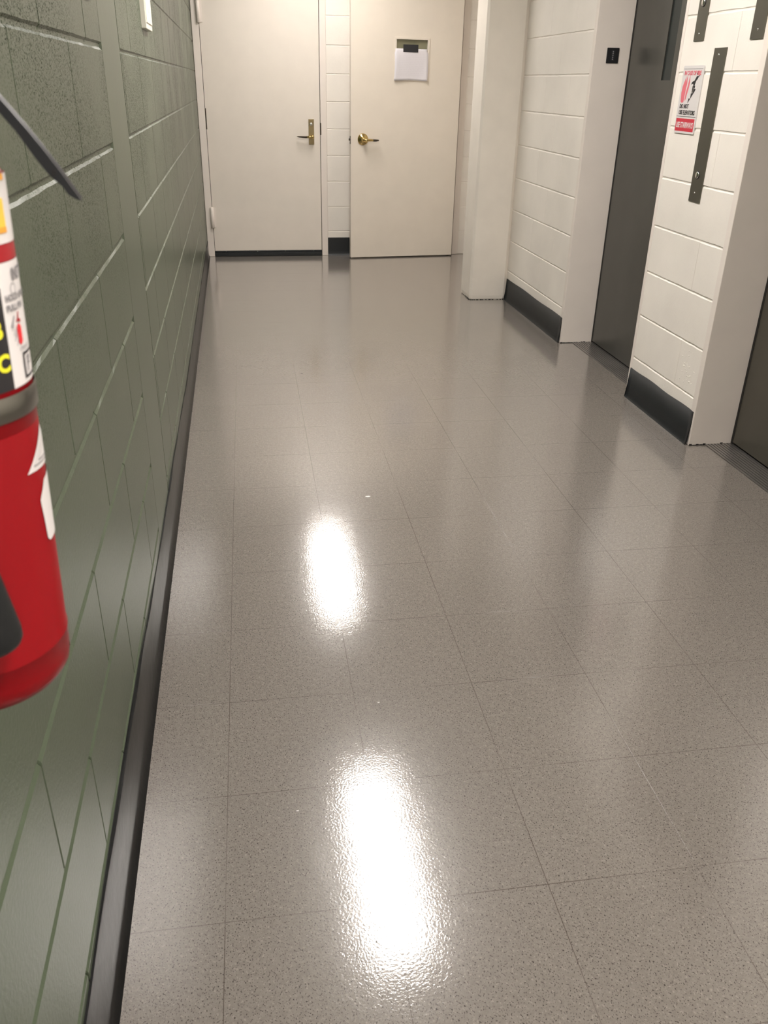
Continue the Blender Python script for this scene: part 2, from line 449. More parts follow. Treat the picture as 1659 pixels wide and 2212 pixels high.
# far wall (faces -y)
bm = bmesh.new()
def PF(s, z, d): return (s, YF + d, z)
coursed(bm, PF, 0.858, 1.062, 0, ZC, lambda k: [], 0.005, 0.0012, 0.004, 0.0012)
coursed(bm, PF, 2.03, 2.16, 0, ZC, lambda k: [], 0.005, 0.0012, 0.0035, 0.0012)
coursed(bm, PF, XL - 0.02, 0.858, 2.11, ZC, lambda k: [0.1, 0.5] if k % 2 else [0.3, 0.7], 0.005, 0.0012, 0.004)
coursed(bm, PF, 1.062, 2.03, 2.11, ZC, lambda k: [1.2, 1.6] if k % 2 else [1.4, 1.8], 0.005, 0.0012, 0.004)
box(bm, XL - 0.1, 2.4, YF + 0.12, YF + 0.2, 0, ZC)
box(bm, 0.862, 1.058, YF + 0.006, YF + 0.13, 0, ZC)
box(bm, XL - 0.1, 2.4, YF + 0.006, YF + 0.13, 2.12, ZC)
tag(obj('wall_far', bm, M['white_far']), 'white block wall at the end of the corridor', kind='structure')
tag(obj('wall_back', box_bm(XL - 0.2, 2.45, YB - 0.15, YB, 0, ZC), M['back']), 'plain wall at the near end of the corridor', kind='structure')

bm = bmesh.new()
prof = [(YF + 0.002, .1505), (YF - .003, .1505), (YF - .0035, .03), (YF - .006, .012), (YF - .014, .0005)]
for (a, za), (b_, zb) in zip(prof, prof[1:]):
    quad(bm, [(0.858, a, za), (1.06, a, za), (1.06, b_, zb), (0.858, b_, zb)])
tag(obj('baseboard_far', bm, M['base_black']), 'short black base between the two cream doors', kind='structure')

# ---------------------------------------------------------------- door frames at the far end
def door_frame(name, x0, x1, z1, fw_l, fw_r, label, mat):
    bm = bmesh.new()
    yf = YF - 0.012; yb = YF + 0.115
    box(bm, x0 - fw_l, x0, yf, yb, 0, z1 + 0.05); box(bm, x1, x1 + fw_r, yf, yb, 0, z1 + 0.05)
    box(bm, x0, x1, yf, yb, z1, z1 + 0.05)
    # stop
    box(bm, x0, x0 + 0.015, YF + 0.055, yb, 0, z1); box(bm, x1 - 0.015, x1, YF + 0.055, yb, 0, z1)
    o = obj(name, bm, mat, bevel=0.003)
    return tag(o, label, kind='structure')
door_frame('trim_2', -0.126, 0.805, 2.06, 0.055, 0.052, 'pale steel frame of the closed door at the left', M['white_smooth'])
door_frame('trim_3', 1.075, 1.975, 2.06, 0.016, 0.055, 'pale steel frame of the ajar door at the right', M['white_smooth'])

# door 1: closed
D1Y = YF - 0.006
d1 = empty('door_1', (-0.122, D1Y, 0)); tag(d1, 'closed cream steel door with a brass lever at the corridor end', kind='structure')
o1 = (-0.122, D1Y, 0)
def part(name, bm, mat, parent, loc, smooth=False, bevel=0, label=None):
    for v_ in bm.verts: v_.co -= Vector(loc)
    o = obj(name, bm, mat, parent, smooth, bevel)
    if label: o['label'] = label
    return o
part('door_leaf', box_bm(-0.122, 0.801, D1Y, D1Y + 0.044, 0.047, 2.056), M['door_pale'], d1, o1, bevel=0.0015)
bm = bmesh.new(); box(bm, -0.122, 0.801, D1Y - 0.010, D1Y + 0.04, 0.002, 0.033); box(bm, -0.122, 0.801, D1Y - 0.004, D1Y + 0.03, 0.035, 0.0465)
ds = part('door_sweep', bm, M['base_black'], d1, o1, bevel=0.002, label='black rubber sweep under the door')
for x in (-0.03, 0.24, 0.48, 0.73):
    bm = bmesh.new(); lathe(bm, (x, D1Y - 0.0035, 0.0405), (0, -1, 0), [(0, .003), (.0015, .003), (.002, .001)], 10)
    part('screw', bm, M['chrome'], ds, o1)
# dark strips that paint in the shade of the gaps round the leaf
bm = bmesh.new(); box(bm, -0.126, -0.1222, D1Y + 0.02, D1Y + 0.03, 0, 2.06); box(bm, 0.8012, 0.805, D1Y + 0.02, D1Y + 0.03, 0, 2.06)
part('gap_shade', bm, M['dark_gap'], d1, o1)
def hinge(z0, z1, mat, lab):
    bm = bmesh.new(); x = -0.122
    lathe(bm, (x - 0.004, D1Y - 0.012, z0), (0, 0, 1), [(0, .009), (.004, .0155), (z1 - z0 - .004, .0155), (z1 - z0, .009)], 16)
    for i in (1, 2, 3, 4):
        zz = z0 + (z1 - z0) * i / 5
        lathe(bm, (x - 0.004, D1Y - 0.012, zz - .001), (0, 0, 1), [(0, .0159), (.002, .0159)], 16)
    box(bm, x + 0.006, x + 0.026, D1Y - 0.004, D1Y + 0.001, z0 + .005, z1 - .005)
    part('hinge', bm, mat, d1, o1, label=lab)
hinge(0.236, 0.405, M['white_smooth'], 'lower hinge painted over in cream')
hinge(1.752, 1.93, M['white_smooth'], 'upper hinge painted over in cream')
bm = bmesh.new(); box(bm, -0.1275, -0.1165, D1Y - 0.004, D1Y + 0.002, 1.003, 1.158)
part('hinge', bm, M['bronze'], d1, o1, label='unpainted dark middle hinge', bevel=0.002)
# escutcheon and lever
bm = bmesh.new(); box(bm, 0.706, 0.751, D1Y - 0.007, D1Y, 0.898, 1.090)
pl = part('escutcheon', bm, M['brass_dark'], d1, o1, bevel=0.0012, label='tarnished upright lock plate')
bm = bmesh.new(); lathe(bm, (0.727, D1Y - 0.006, 1.052), (0, -1, 0), [(0, .0135), (.006, .013), (.008, .009), (.0082, .004)], 24)
part('key_cylinder', bm, M['chrome'], pl, o1)
bm = bmesh.new()
lathe(bm, (0.735, D1Y - 0.006, 0.957), (0, -1, 0), [(0, .016), (.02, .014), (.045, .0135), (.052, .009)], 24)
tube(bm, [(0.744, D1Y - 0.046, .957), (0.715, D1Y - 0.05, .958), (0.690, D1Y - 0.050, .957)], [.012, .0135, .0125], 16, 0.7)
part('lever_handle', bm, M['brass'], d1, o1, smooth=True, label='brass lever pointing left')
bm = bmesh.new()
tube(bm, [(0.694, D1Y - 0.050, .957), (0.675, D1Y - 0.050, .9565), (0.640, D1Y - 0.046, .9575), (0.615, D1Y - 0.038, .9585), (0.606, D1Y - .032, .959)], [.0115, .0115, .009, .006, .002], 14, 0.7)
part('lever_tip', bm, M['bronze'], d1, o1, smooth=True)
bm = bmesh.new(); box(bm, 0.8005, 0.811, YF - 0.0145, YF - 0.006, 0.972, 1.062)
part('strike_plate', bm, M['bronze'], d1, o1)

# door 2: ajar, hinged on its right side
hx, hy = 1.953, 6.470; fx, fy = 1.037, 6.385
ang = math.atan2(fy - hy, fx - hx)           # direction hinge -> free edge
W2 = math.hypot(fx - hx, fy - hy)
d2 = empty('door_2', (hx, hy, 0)); d2.rotation_euler = (0, 0, ang + math.pi)
tag(d2, 'cream steel door standing ajar with a round brass lever set and small window', kind='structure')
# local frame: x from -W2 (free edge) to 0 (hinge), y = 0 front face, +y into the room behind
def dl(bm): return bm
wx0, wx1, wz0, wz1 = -W2 + 0.370, -W2 + 0.628, 1.40, 1.676     # glazed opening
bm = bmesh.new()
for a in ((-W2, wx0, 0, .044, .010, 2.05), (wx1, 0, 0, .044, .010, 2.05), (wx0, wx1, 0, .044, .010, wz0), (wx0, wx1, 0, .044, wz1, 2.05)):
    box(bm, *a)
bmesh.ops.remove_doubles(bm, verts=bm.verts, dist=1e-5)
leaf2 = obj('door_leaf', bm, M['door'], d2)
# dent near the bottom
bm = bmesh.new(); lathe(bm, (-W2 + .335, .0005, .095), (0, -1, 0), [(0, .016), (.0008, .012), (.0012, .005)], 20)
obj('dent', bm, M['door'], leaf2, smooth=True)
bm = bmesh.new()
for a in ((wx0 - .016, wx1 + .016, -.007, 0.002, wz1, wz1 + .016), (wx0 - .016, wx1 + .016, -.007, 0.002, wz0 - .016, wz0), (wx0 - .016, wx0, -.007, 0.002, wz0, wz1), (wx1, wx1 + .016, -.007, 0.002, wz0, wz1)):
    box(bm, *a)
wf = obj('window_frame', bm, M['door'], d2, bevel=0.001)
obj('pane', box_bm(wx0, wx1, .016, .022, wz0, wz1), M['glass_olive'], wf)['label'] = 'small vision pane showing olive behind the paper'
def D2(dx): return -W2 + dx
bm = bmesh.new(); cxk, czk = D2(.101), .951
lathe(bm, (cxk, 0, czk), (0, -1, 0), [(0, .0445), (.004, .0445), (.010, .040), (.016, .027), (.022, .017), (.045, .0145), (.052, .012), (.054, .006)], 36)
obj('rose', bm, M['brass'], d2, smooth=True)['label'] = 'round brass rose'
bm = bmesh.new()
tube(bm, [(cxk - .006, -.050, czk - .004), (cxk + .02, -.052, czk - .004), (cxk + .05, -.052, czk - .004), (cxk + .075, -.050, czk - .005)], [.012, .0145, .0125, .0115], 16, .75)
lh = obj('lever_handle', bm, M['brass'], d2, smooth=True); lh['label'] = 'brass lever pointing right'
bm = bmesh.new()
tube(bm, [(cxk + .075, -.050, czk - .005), (cxk + .10, -.047, czk - .006), (cxk + .122, -.040, czk - .005), (cxk + .127, -.036, czk - .005)], [.0115, .011, .008, .003], 14, .75)
obj('lever_tip', bm, M['bronze'], lh, smooth=True)
bm = bmesh.new(); box(bm, D2(-.0015), D2(.001), .008, .036, .915, .975); box(bm, D2(-.012), D2(0), .015, .028, .940, .952)
obj('latch', bm, M['bronze'], d2)
bm = bmesh.new(); box(bm, D2(-.0125), D2(-.003), .013, .020, .951, .960)
obj('latch_bolt', bm, M['chrome'], d2)

# paper and tape on door 2 (world positions from the door frame)
m2 = Matrix.Translation(Vector((hx, hy, 0))) @ Matrix.Rotation(ang + math.pi, 4, 'Z')
pr = empty('paper_sheet', m2 @ Vector((D2(.49), 0, 1.5)))
bpy.data.objects.remove(pr)
bm = bmesh.new(); nx, nz = 14, 14; px0, px1, pz0, pz1 = D2(.351), D2(.632), 1.384, 1.612
grid = []
for j in range(nz + 1):
    row = []
    for i in range(nx + 1):
        u, w = i / nx, j / nz
        x = px0 + (px1 - px0) * u - .003 * (1 - w) + .004 * math.sin(3 * w); z = pz0 + (pz1 - pz0) * w
        if w > .9: x = px0 + (px1 - px0) * (0.03 + 0.94 * u)
        curl = .003 + .016 * (abs(2 * u - 1) ** 3) * (1 - w) ** 1.2 + .004 * math.sin(u * 5) * (1 - w) + .010 * (1 - u) ** 4 * math.sin(math.pi * w)
        z += .006 * (1 - abs(2 * u - 1)) * (1 - w)
        row.append(m2 @ Vector((x, -.004 - curl, z)))
    grid.append(row)
vv = [[bm.verts.new(p) for p in r_] for r_ in grid]
for j in range(nz):
    for i in range(nx):
        bm.faces.new((vv[j][i], vv[j][i + 1], vv[j + 1][i + 1], vv[j + 1][i])).smooth = True
ps = obj('paper_sheet', bm, M['paper'])
md = ps.modifiers.new('thick', 'SOLIDIFY'); md.thickness = 0.0004
tag(ps, 'white paper sheet taped over the window of the ajar door', 'paper')
bm = bmesh.new()
for r_ in range(13):
    z = 1.575 - r_ * .0125; x = D2(.385)
    while x < D2(.59):
        w = random.uniform(.008, .03)
        pts4 = []
        for (qx, qz) in ((x, z), (x + w, z), (x + w, z + .004), (x, z + .004)):
            u = (qx - px0) / (px1 - px0); w_ = (qz - pz0) / (pz1 - pz0)
            curl = .003 + .016 * (abs(2 * u - 1) ** 3) * (1 - w_) ** 1.2 + .004 * math.sin(u * 5) * (1 - w_) + .010 * (1 - u) ** 4 * math.sin(math.pi * w_)
            pts4.append(m2 @ Vector((qx, -.0052 - curl, qz)))
        quad(bm, pts4); x += w + .006
obj('faint_print', bm, M['faint'], ps)
bm = box_bm(D2(.424), D2(.548), -.0105, -.0085, 1.587, 1.641)
place(bm, lambda x, y, z: m2 @ Vector((x, y, z)))
tag(obj('tape_strip', bm, M['tape'], bevel=0.0006), 'short black tape strip holding the paper on the ajar door', 'tape')

# ---------------------------------------------------------------- elevators
def elevator(name, y0, y1, label, mat, sill_label, n):
    """opening between y0 and y1 in the right wall; frame, recessed panel, sill"""
    bm = bmesh.new()
    fl_ = .036
    # returns and head, thin face strips proud of the block
    box(bm, XR - .0015, XE + .03, y1, y1 + fl_, 0, EH); box(bm, XR - .0015, XE + .03, y0 - .022, y0, 0, EH)
    box(bm, XR - .0015, XE + .03, y0 - .022, y1 + fl_, EH - .03, EH)
    fr = obj('trim_%d' % n, bm, M['white_smooth'], bevel=.002)
    tag(fr, 'painted steel frame around the %s elevator' % label, kind='structure')
    bm = bmesh.new()
    y = y1 + .006
    box(bm, XR - .001, XR + .19, y1 - .0012, y1, 0, .0035)
    for i in range(12):
        x = XR + i * .016
        if random.random() < .6: box(bm, x, x + .012, y1 - .0014, y1, 0, random.uniform(.003, .008))
    obj('chipped_edge', bm, M['dark_gap'], fr)
    d = empty(name, (XE, y0, 0)); tag(d, 'grey metal sliding door of the %s elevator' % label, kind='structure')
    w0, w1 = y0 + .448, y0 + .545; w0, w1 = (3.131, 3.228) if y0 > 2.5 else (y0 + .44, y0 + .54)
    bm = bmesh.new(); zb = .012
    for a in ((y0 - .02, w0, zb, EH - .03), (w1, y1 - .006, zb, EH - .03), (w0, w1, zb, 1.40), (w0, w1, 1.95, EH - .03)):
        box(bm, XE, XE + .03, *a)
    part('door_leaf', bm, mat, d, (XE, y0, 0))
    part('window_pane', box_bm(XE + .006, XE + .012, w0, w1, 1.40, 1.95), M['dark_glass'], d, (XE, y0, 0), label='narrow dark vision panel')
    part('gap_shade', box_bm(XE - .002, XE + .028, y1 - .012, y1 - .0005, .004, EH - .03), M['dark_gap'], d, (XE, y0, 0))  # near-black strip, the shadowed door gap given as colour
    # grooved sill
    bm = bmesh.new()
    x = 2.026; k = 0
    while x < XE + .002:
        box(bm, x, x + .010, y0 - .02, y1, 0, .0035); x += .0145; k += 1
    s = obj('trim_%d' % (n + 1), bm, M['alu'])
    tag(s, sill_label, kind='structure')
    bm = box_bm(2.026, XE + .02, y0 - .02, y1, 0.0002, .0014)
    obj('sill_groove', bm, M['dark_gap'], s)
elevator('door_3', E1[0], E1[1], 'far', M['elev'], 'grooved metal sill in front of the far elevator', 4)
elevator('door_4', E2[0], E2[1], 'near', M['elev_warm'], 'grooved metal sill in front of the near elevator', 6)

# black plate on the far elevator's jamb
jy = E1[1]
t = empty('jamb_plate', (2.051, jy, 1.512)); tag(t, 'small square black plate on the far elevator jamb', 'plate')
bm = bmesh.new(); box(bm, -.033, .033, -.005, 0, -.0355, .0355); obj('plate', bm, M['black'], t, bevel=.0035)
bm = bmesh.new()
box(bm, -.0095, .0095, -.0058, -.0045, -.0235, .0235)
o = obj('inset', bm, M['slate'], t, bevel=.0004)
bm = bmesh.new()
for q, zz in enumerate((-.017, -.008, .001, .010, .018)):
    lathe(bm, (0, -.0056, zz), (0, -1, 0), [(0, .0035), (.0008, .0032)], 12)
obj('raised_mark', bm, M['ink_grey'], o)

# call station plates on the pier
def wall_plate(name, y0, y1, z0, z1, label, cat, screws, keys, group=None):
    yc, zc = (y0 + y1) / 2, z0
    t = empty(name, (XR, yc, z0)); tag(t, label, cat, group)
    obj('face_plate', box_bm(-.004, 0.0005, y0 - yc, y1 - yc, 0, z1 - z0), M['steel'], t, bevel=.0008)
    for (y, z) in screws:
        bm = bmesh.new(); lathe(bm, (-.0038, y - yc, z - z0), (-1, 0, 0), [(0, .0042), (.0012, .004), (.0018, .002)], 14)
        obj('screw', bm, M['chrome'], t, smooth=True)
    for (y, z) in keys:
        bm = bmesh.new(); lathe(bm, (-.0035, y - yc, z - z0), (-1, 0, 0), [(0, .0165), (.0015, .0165), (.002, .0155)], 28)
        k = obj('key_ring', bm, M['ink'], t)
        bm = bmesh.new(); lathe(bm, (-.005, y - yc, z - z0), (-1, 0, 0), [(0, .0135), (.003, .0130), (.004, .010)], 28)
        c_ = obj('key_barrel', bm, M['chrome'], k, smooth=True)
    return t
wall_plate('call_plate', 2.3025, 2.395, .951, 1.507, 'tall narrow bronze metal plate right of the fire sign', 'wall plate', [(2.355, 1.483), (2.353, .986)], [(2.353, 1.054)])
wall_plate('key_switch_plate', 2.497, 2.578, 1.535, 1.83, 'bronze metal plate above the fire sign with a key lock', 'wall plate', [(2.539, 1.560)], [(2.541, 1.668)])
wall_plate('key_switch_plate', 2.073, 2.157, 1.526, 1.83, 'bronze metal plate nearest the near elevator jamb, above the others', 'wall plate', [(2.113, 1.556)], [(2.105, 1.672)])

# fire sign: x right (towards -y), y up
SY, SZ = 2.618, 1.199      # left edge, bottom edge
SW, SH = .170, .250
sg = empty('fire_sign', (XR, SY - SW / 2, SZ)); tag(sg, 'white and red fire evacuation sign beside the far elevator', 'sign')
def PS(u, v_, d): return (-d - .0005, SW / 2 - u, v_)
bm = bmesh.new()
prism(bm, [(0.004, 0), (SW - .004, 0), (SW, .004), (SW, SH - .004), (SW - .004, SH), (.004, SH), (0, SH - .004), (0, .004)], PS, 0, .004)
obj('sign_board', bm, M['sign_white'], sg)
bm = bmesh.new()
def rect(bm, u0, u1, v0, v1, d=.0044): prism(bm, [(u0, v0), (u1, v0), (u1, v1), (u0, v1)], PS, .0036, d)
rect(bm, .004, SW - .004, .0625, .0642); obj('rule', bm, M['ink'], sg); bm = bmesh.new(); rect(bm, .006, SW - .008, SH - .0125, SH - .0112)
obj('rule', bm, M['ink'], sg)
bm = bmesh.new(); rect(bm, .006, SW - .008, .008, .056); obj('red_panel', bm, M['sign_red'], sg)
def lettering(s, size, u, v_, mat, sx, name='lettering', d=.0046, align='LEFT', bold=0.0, shear=0):
    tb = text_bm(s, size, .0006, sx, align, bold)
    place(tb, lambda x, y, z: PS(u + x + shear * y, v_ + y, d + z))
    return obj(name, tb, mat, sg)
lettering('IN CASE OF FIRE', .0215, SW / 2, SH - .034, M['sign_pink'], .88, align='CENTER', bold=.0007)
lettering('DO NOT', .022, .018, .094, M['ink'], .85, bold=.0007)
lettering('USE ELEVATORS', .022, .018, .071, M['ink'], .85, bold=.0007)
lettering('USE STAIRWAYS', .030, SW / 2 - .001, .0215, M['sign_white'], .66, align='CENTER', bold=.0006)
# flame
bm = bmesh.new()
for pts in ([(.012, .118), (.006, .150), (.010, .175), (.030, .212), (.030, .185), (.040, .218), (.044, .185), (.040, .160), (.038, .135), (.036, .117), (.026, .113)],
            [(.044, .120), (.044, .150), (.052, .175), (.060, .217), (.067, .190), (.063, .165), (.056, .145), (.052, .128)]):
    prism(bm, [(a + .006, b_) for a, b_ in pts], PS, .0036, .0044)
obj('flame_mark', bm, M['sign_pink'], sg)
bm = bmesh.new()
# stairs and running figure
prism(bm, [(.078, .112), (.082, .131), (.094, .131), (.096, .150), (.108, .150), (.110, .166), (.128, .167), (.126, .160)], PS, .0036, .0044)
prism(bm, [(.098, .190), (.108, .196), (.122, .212), (.130, .213), (.133, .203), (.122, .195), (.115, .178), (.108, .172)], PS, .0036, .0044)
prism(bm, [(.110, .176), (.121, .178), (.119, .168), (.112, .166)], PS, .0036, .0044)
prism(bm, [(.102, .185), (.086, .181), (.088, .189), (.104, .196)], PS, .0036, .0044)
prism(bm, [(.128, .209), (.148, .219), (.148, .216), (.130, .203)], PS, .0036, .0044)
prism(bm, [(.100, .176), (.110, .176), (.106, .152), (.099, .152)], PS, .0036, .0044)
prism(bm, [(.124 + .0055 * math.cos(a * .785), .2225 + .0065 * math.sin(a * .785)) for a in range(8)], PS, .0036, .0044)
obj('figure_mark', bm, M['ink'], sg)

# white plate on the green wall
wp = empty('wall_switch_cover', (XL, 2.33, 1.507)); tag(wp, 'ivory rectangular wall plate on the green wall, high up', 'wall plate')
bm = box_bm(-.002, .016, -.113, .113, 0, .36); obj('cover_box', bm, M['plate_white'], wp, bevel=.002)
bm = box_bm(.0155, .019, -.106, .084, .018, .345); obj('cover_face', bm, M['plate_white'], wp, bevel=.001)
bm = box_bm(.0156, .0185, .088, .102, .018, .345); obj('cover_rib', bm, M['white_smooth'], wp, bevel=.001)
for z in (.055, .12):
    bm = bmesh.new()
    lathe(bm, (.0185, -.01, z), (1, 0, 0), [(0, .006), (.001, .006)], 12)
    obj('screw_mark', bm, M['sign_white'], wp)

# ---------------------------------------------------------------- fire extinguisher
A = Vector((-0.0918, -0.5354, 1.0243)); K = Vector((0.0265, 0.0351, 0.999)).normalized()
e1 = Vector((1, 0, 0)) - K * K.x; e1.normalize(); e2 = K.cross(e1)
RR = 0.0555
ex = empty('fire_extinguisher', A - K * .031); tag(ex, 'red fire extinguisher hanging on the green wall at the left', 'fire extinguisher')
EO = A - K * .031
def cyl(phi, h, r=RR):
    a = R(phi); return A + K * h + (e1 * math.cos(a) + e2 * math.sin(a)) * r
def epart(name, bm, mat, parent=ex, smooth=False, label=None, bevel=0):
    return part(name, bm, mat, parent, EO, smooth, bevel, label)
bm = bmesh.new()
prof = [(-.0295, .040), (-.031, .046), (-.030, .0505), (-.024, .0545), (-.016, .0555), (-.0015, .0555), (-.0005, .0561), (.0005, .0561), (.0015, .0555),
        (.1485, .0555), (.1492, .0551), (.150, .0551), (.1507, .0555), (.2895, .0555), (.2915, .0540), (.296, .0505), (.303, .045), (.313, .036), (.323, .027), (.329, .018), (.350, .0165)]
lathe(bm, A, K, prof, 96)
epart('cylinder_body', bm, M['red'], label='red enamelled cylinder')

def patch(bm, p0, p1, h0, h1, r, n=None, f=None, m_=0):
    n = n or max(2, int(abs(p1 - p0) / 3)); mrows = 6 if f else 1
    vs = [[bm.verts.new(cyl(p0 + (p1 - p0) * i / n, h0 + (h1 - h0) * j / mrows, r)) for i in range(n + 1)] for j in range(mrows + 1)]
    for j in range(mrows):
        for i in range(n):
            bm.faces.new((vs[j][i], vs[j][i + 1], vs[j + 1][i + 1], vs[j + 1][i])).smooth = True
def poly(bm, pts, r):
    # outline laid on the cylinder, subdivided so that it hugs the curve
    t2 = bmesh.new()
    f = t2.faces.new([t2.verts.new((R(p) * RR, h, 0)) for p, h in pts])
    bmesh.ops.triangulate(t2, faces=[f])
    for _ in range(4):
        long_e = [e for e in t2.edges if e.calc_length() > .004]
        if not long_e: break
        bmesh.ops.subdivide_edges(t2, edges=long_e, cuts=1)
        bmesh.ops.triangulate(t2, faces=t2.faces[:])
    for v_ in t2.verts: v_.co = cyl(math.degrees(v_.co.x / RR), v_.co.y, r)
    merge(bm, t2)
def wraptext(s, size, phi, h, mat, sx=1.0, parent=None, r=RR + .0010, bold=0, align='LEFT', shear=0.0, name='lettering'):
    tb = text_bm(s, size, 0, sx, align, bold)
    place(tb, lambda x, y, z: cyl(phi + math.degrees((x + shear * y) / RR), h + y, r))
    return epart(name, tb, mat, parent or ex)

# lower label: white to the right, black column with yellow letters to the left
bm = bmesh.new(); patch(bm, -22.3, 70, .1760, .2452, RR + .0005); patch(bm, -75, -22.3, .2325, .2452, RR + .0005)
lab = epart('front_label', bm, M['label_white'], label='white instruction label')
bm = bmesh.new(); patch(bm, -75, -22.3, .1760, .2325, RR + .0005)
blk = epart('class_label', bm, M['ink'], label='black label column with yellow class letters')
wraptext('A', .0135, -36, .2235, M['yellow'], 1.0, blk, bold=.0006)
wraptext('B', .0135, -34.2, .2062, M['yellow'], 1.0, blk, bold=.0006)
wraptext('C', .0135, -33.6, .1875, M['yellow'], 1.0, blk, bold=.0006)
wraptext('INSTRUCTIONS', .0092, -9.6, .2350, M['ink_grey'], .8, lab, bold=.0003)
bm = bmesh.new()
for i in range(24):
    a0, a1 = 2 * math.pi * i / 24, 2 * math.pi * (i + 1) / 24
    vs = [bm.verts.new(cyl(-9.6 + rr_ * math.cos(a) * 17, .2305 + rr_ * math.sin(a) * .0155, RR + .0009)) for rr_, a in ((.17, a0), (.17, a1), (.2, a1), (.2, a0))]
    bm.faces.new(vs)
epart('step_circle', bm, M['ink_grey'], lab)
wraptext('HOLD UPRIGHT', .0050, -19.8, .2245, M['ink_grey'], 1.0, lab, bold=.00018)
wraptext('PULL PIN', .0050, -19.8, .2190, M['ink_grey'], 1.0, lab, bold=.00018)
bm = bmesh.new()
poly(bm, [(-11.5, .2005), (-11.8, .2085), (-10.5, .2105), (-8, .2108), (-6.2, .2085), (-6.0, .2005), (-8, .1990), (-10, .1990)], RR + .0010)
epart('red_cylinder_mark', bm, M['bright_red'], lab)
bm = bmesh.new()
poly(bm, [(-12.4, .2128), (-9.0, .2120), (-5.5, .2112), (-6.0, .2130), (-9, .2140)], RR + .0010)
poly(bm, [(-10.2, .2135), (-8.7, .2135), (-7.0, .2176), (-8.4, .2176)], RR + .0010)
epart('red_handle_mark', bm, M['label_red'], lab)
bm = bmesh.new()
poly(bm, [(-18, .2105), (-13.6, .2165), (-13.0, .2155), (-16.8, .2095)], RR + .0010)
for dx, hh_ in ((0, .2085), (.8, .2055), (1.3, .2025), (2.6, .2075), (2.4, .2045), (3.0, .1995)):
    poly(bm, [(-17.2 + dx, hh_), (-14.2 + dx, hh_ + .0035), (-14.2 + dx, hh_ + .0028), (-17.0 + dx, hh_ - .0006)], RR + .0010)
epart('hand_mark', bm, M['ink_grey'], lab)
bm = bmesh.new()
patch(bm, -9.2, 13.4, .1925, .1940, RR + .0010); patch(bm, -9.2, 13.4, .1788, .1803, RR + .0010); patch(bm, -9.2, -7.4, .1803, .1925, RR + .0010); patch(bm, 11.6, 13.4, .1803, .1925, RR + .0010)
epart('frame_mark', bm, M['ink'], lab)
wraptext('P', .014, -4.5, .1818, M['ink_grey'], .9, lab)
wraptext('OPERATE', .0032, -12, .1955, M['ink_grey'], 1.0, lab)
# red ring stripe and upper white label with amber patches
bm = bmesh.new(); patch(bm, -75, 75, .2455, .2545, RR + .0003); epart('red_stripe', bm, M['label_red'])
bm = bmesh.new(); patch(bm, -75, 75, .2548, .2900, RR + .0005)
up = epart('upper_label', bm, M['label_white'], label='white upper label with amber print')
bm = bmesh.new(); patch(bm, -40, -6.5, .2603, .2633, RR + .0009); epart('orange_band', bm, M['orange'], up)
bm = bmesh.new(); patch(bm, -40, -1, .2868, .2900, RR + .0009)
epart('orange_band', bm, M['orange'], up)
bm = bmesh.new(); patch(bm, -40, -7.0, .2633, .2780, RR + .0009)
epart('amber_band', bm, M['amber'], up)
# triangular mark and white sticker lower down
bm = bmesh.new(); poly(bm, [(-22.8, .1225), (28, .1185), (5, .1460)], RR + .0006)
tri = epart('triangle_label', bm, M['label_white'], label='white triangular sticker')
bm = bmesh.new()
for (a, b_) in (((-16.0, .1250), (21, .1222)), ((-16.0, .1250), (4.5, .1405)), ((-9, .1268), (13, .1250)), ((-9, .1268), (4, .1350))):
    poly(bm, [(a[0], a[1]), (b_[0], b_[1]), (b_[0] + .6, b_[1] + .0008), (a[0] + .6, a[1] + .0008)], RR + .0010)
epart('triangle_outline', bm, M['ink_grey'], tri)
bm = bmesh.new(); poly(bm, [(-3, .1125), (-13.0, .1020), (-11.4, .0880), (-10.2, .0745), (-7, .0715), (45, .0690), (45, .1160)], RR + .0006)
epart('side_label', bm, M['label_white'], label='blank white side sticker')

# valve, handle, lever, gauge, hose and nozzle
bm = bmesh.new(); lathe(bm, A, K, [(.345, .019), (.352, .0215), (.362, .0215), (.366, .016), (.372, .0155), (.400, .0155), (.404, .012)], 28)
valve = epart('valve', bm, M['band'], smooth=True)
yh = A.y
out = [(-0.0205, 1.350), (-0.010, 1.336), (-0.003, 1.326), (0.0048, 1.314), (0.009, 1.3068), (0.0135, 1.2995), (0.010, 1.3008), (0.0068, 1.3028), (0.0043, 1.307), (-0.0015, 1.3125), (-0.0070, 1.3205), (-0.0150, 1.334), (-0.0225, 1.3440)]
bm = bmesh.new()
top = [(-.083, 1.403), (-.060, 1.392), (-.040, 1.374)]; bot = [(-.043, 1.366), (-.062, 1.382), (-.083, 1.390)]
prism(bm, top + out[:6] + out[6:] + bot, lambda u, v_, d: (u, yh + d, v_), -.0012, .0012)
prism(bm, top + out[:6] + out[6:] + bot, lambda u, v_, d: (u - .002, yh + .014 + d, v_), -.0012, .0012)
carry = epart('carry_handle', bm, M['slate'], label='dark slate carry handle with pointed end')
bm = bmesh.new(); lathe(bm, (.0012, yh - .0006, 1.3140), (0, -1, 0), [(0, .0014), (.001, .0014)], 12)
epart('rivet_hole', bm, M['ink'], carry)
bm = bmesh.new(); tube(bm, [(-.083, yh, 1.425), (-.05, yh, 1.428), (-.01, yh, 1.415), (.03, yh, 1.395)], [.009, .010, .009, .005], 12, .4)
epart('squeeze_lever', bm, M['slate'], label='dark squeeze lever above the handle')
bm = bmesh.new(); lathe(bm, A + K * .384 - e2 * .014 + e1 * .004, -e2, [(0, .006), (.006, .006), (.006, .0165), (.016, .0165), (.018, .0145)], 24)
g_ = epart('pressure_gauge', bm, M['chrome'], smooth=False)
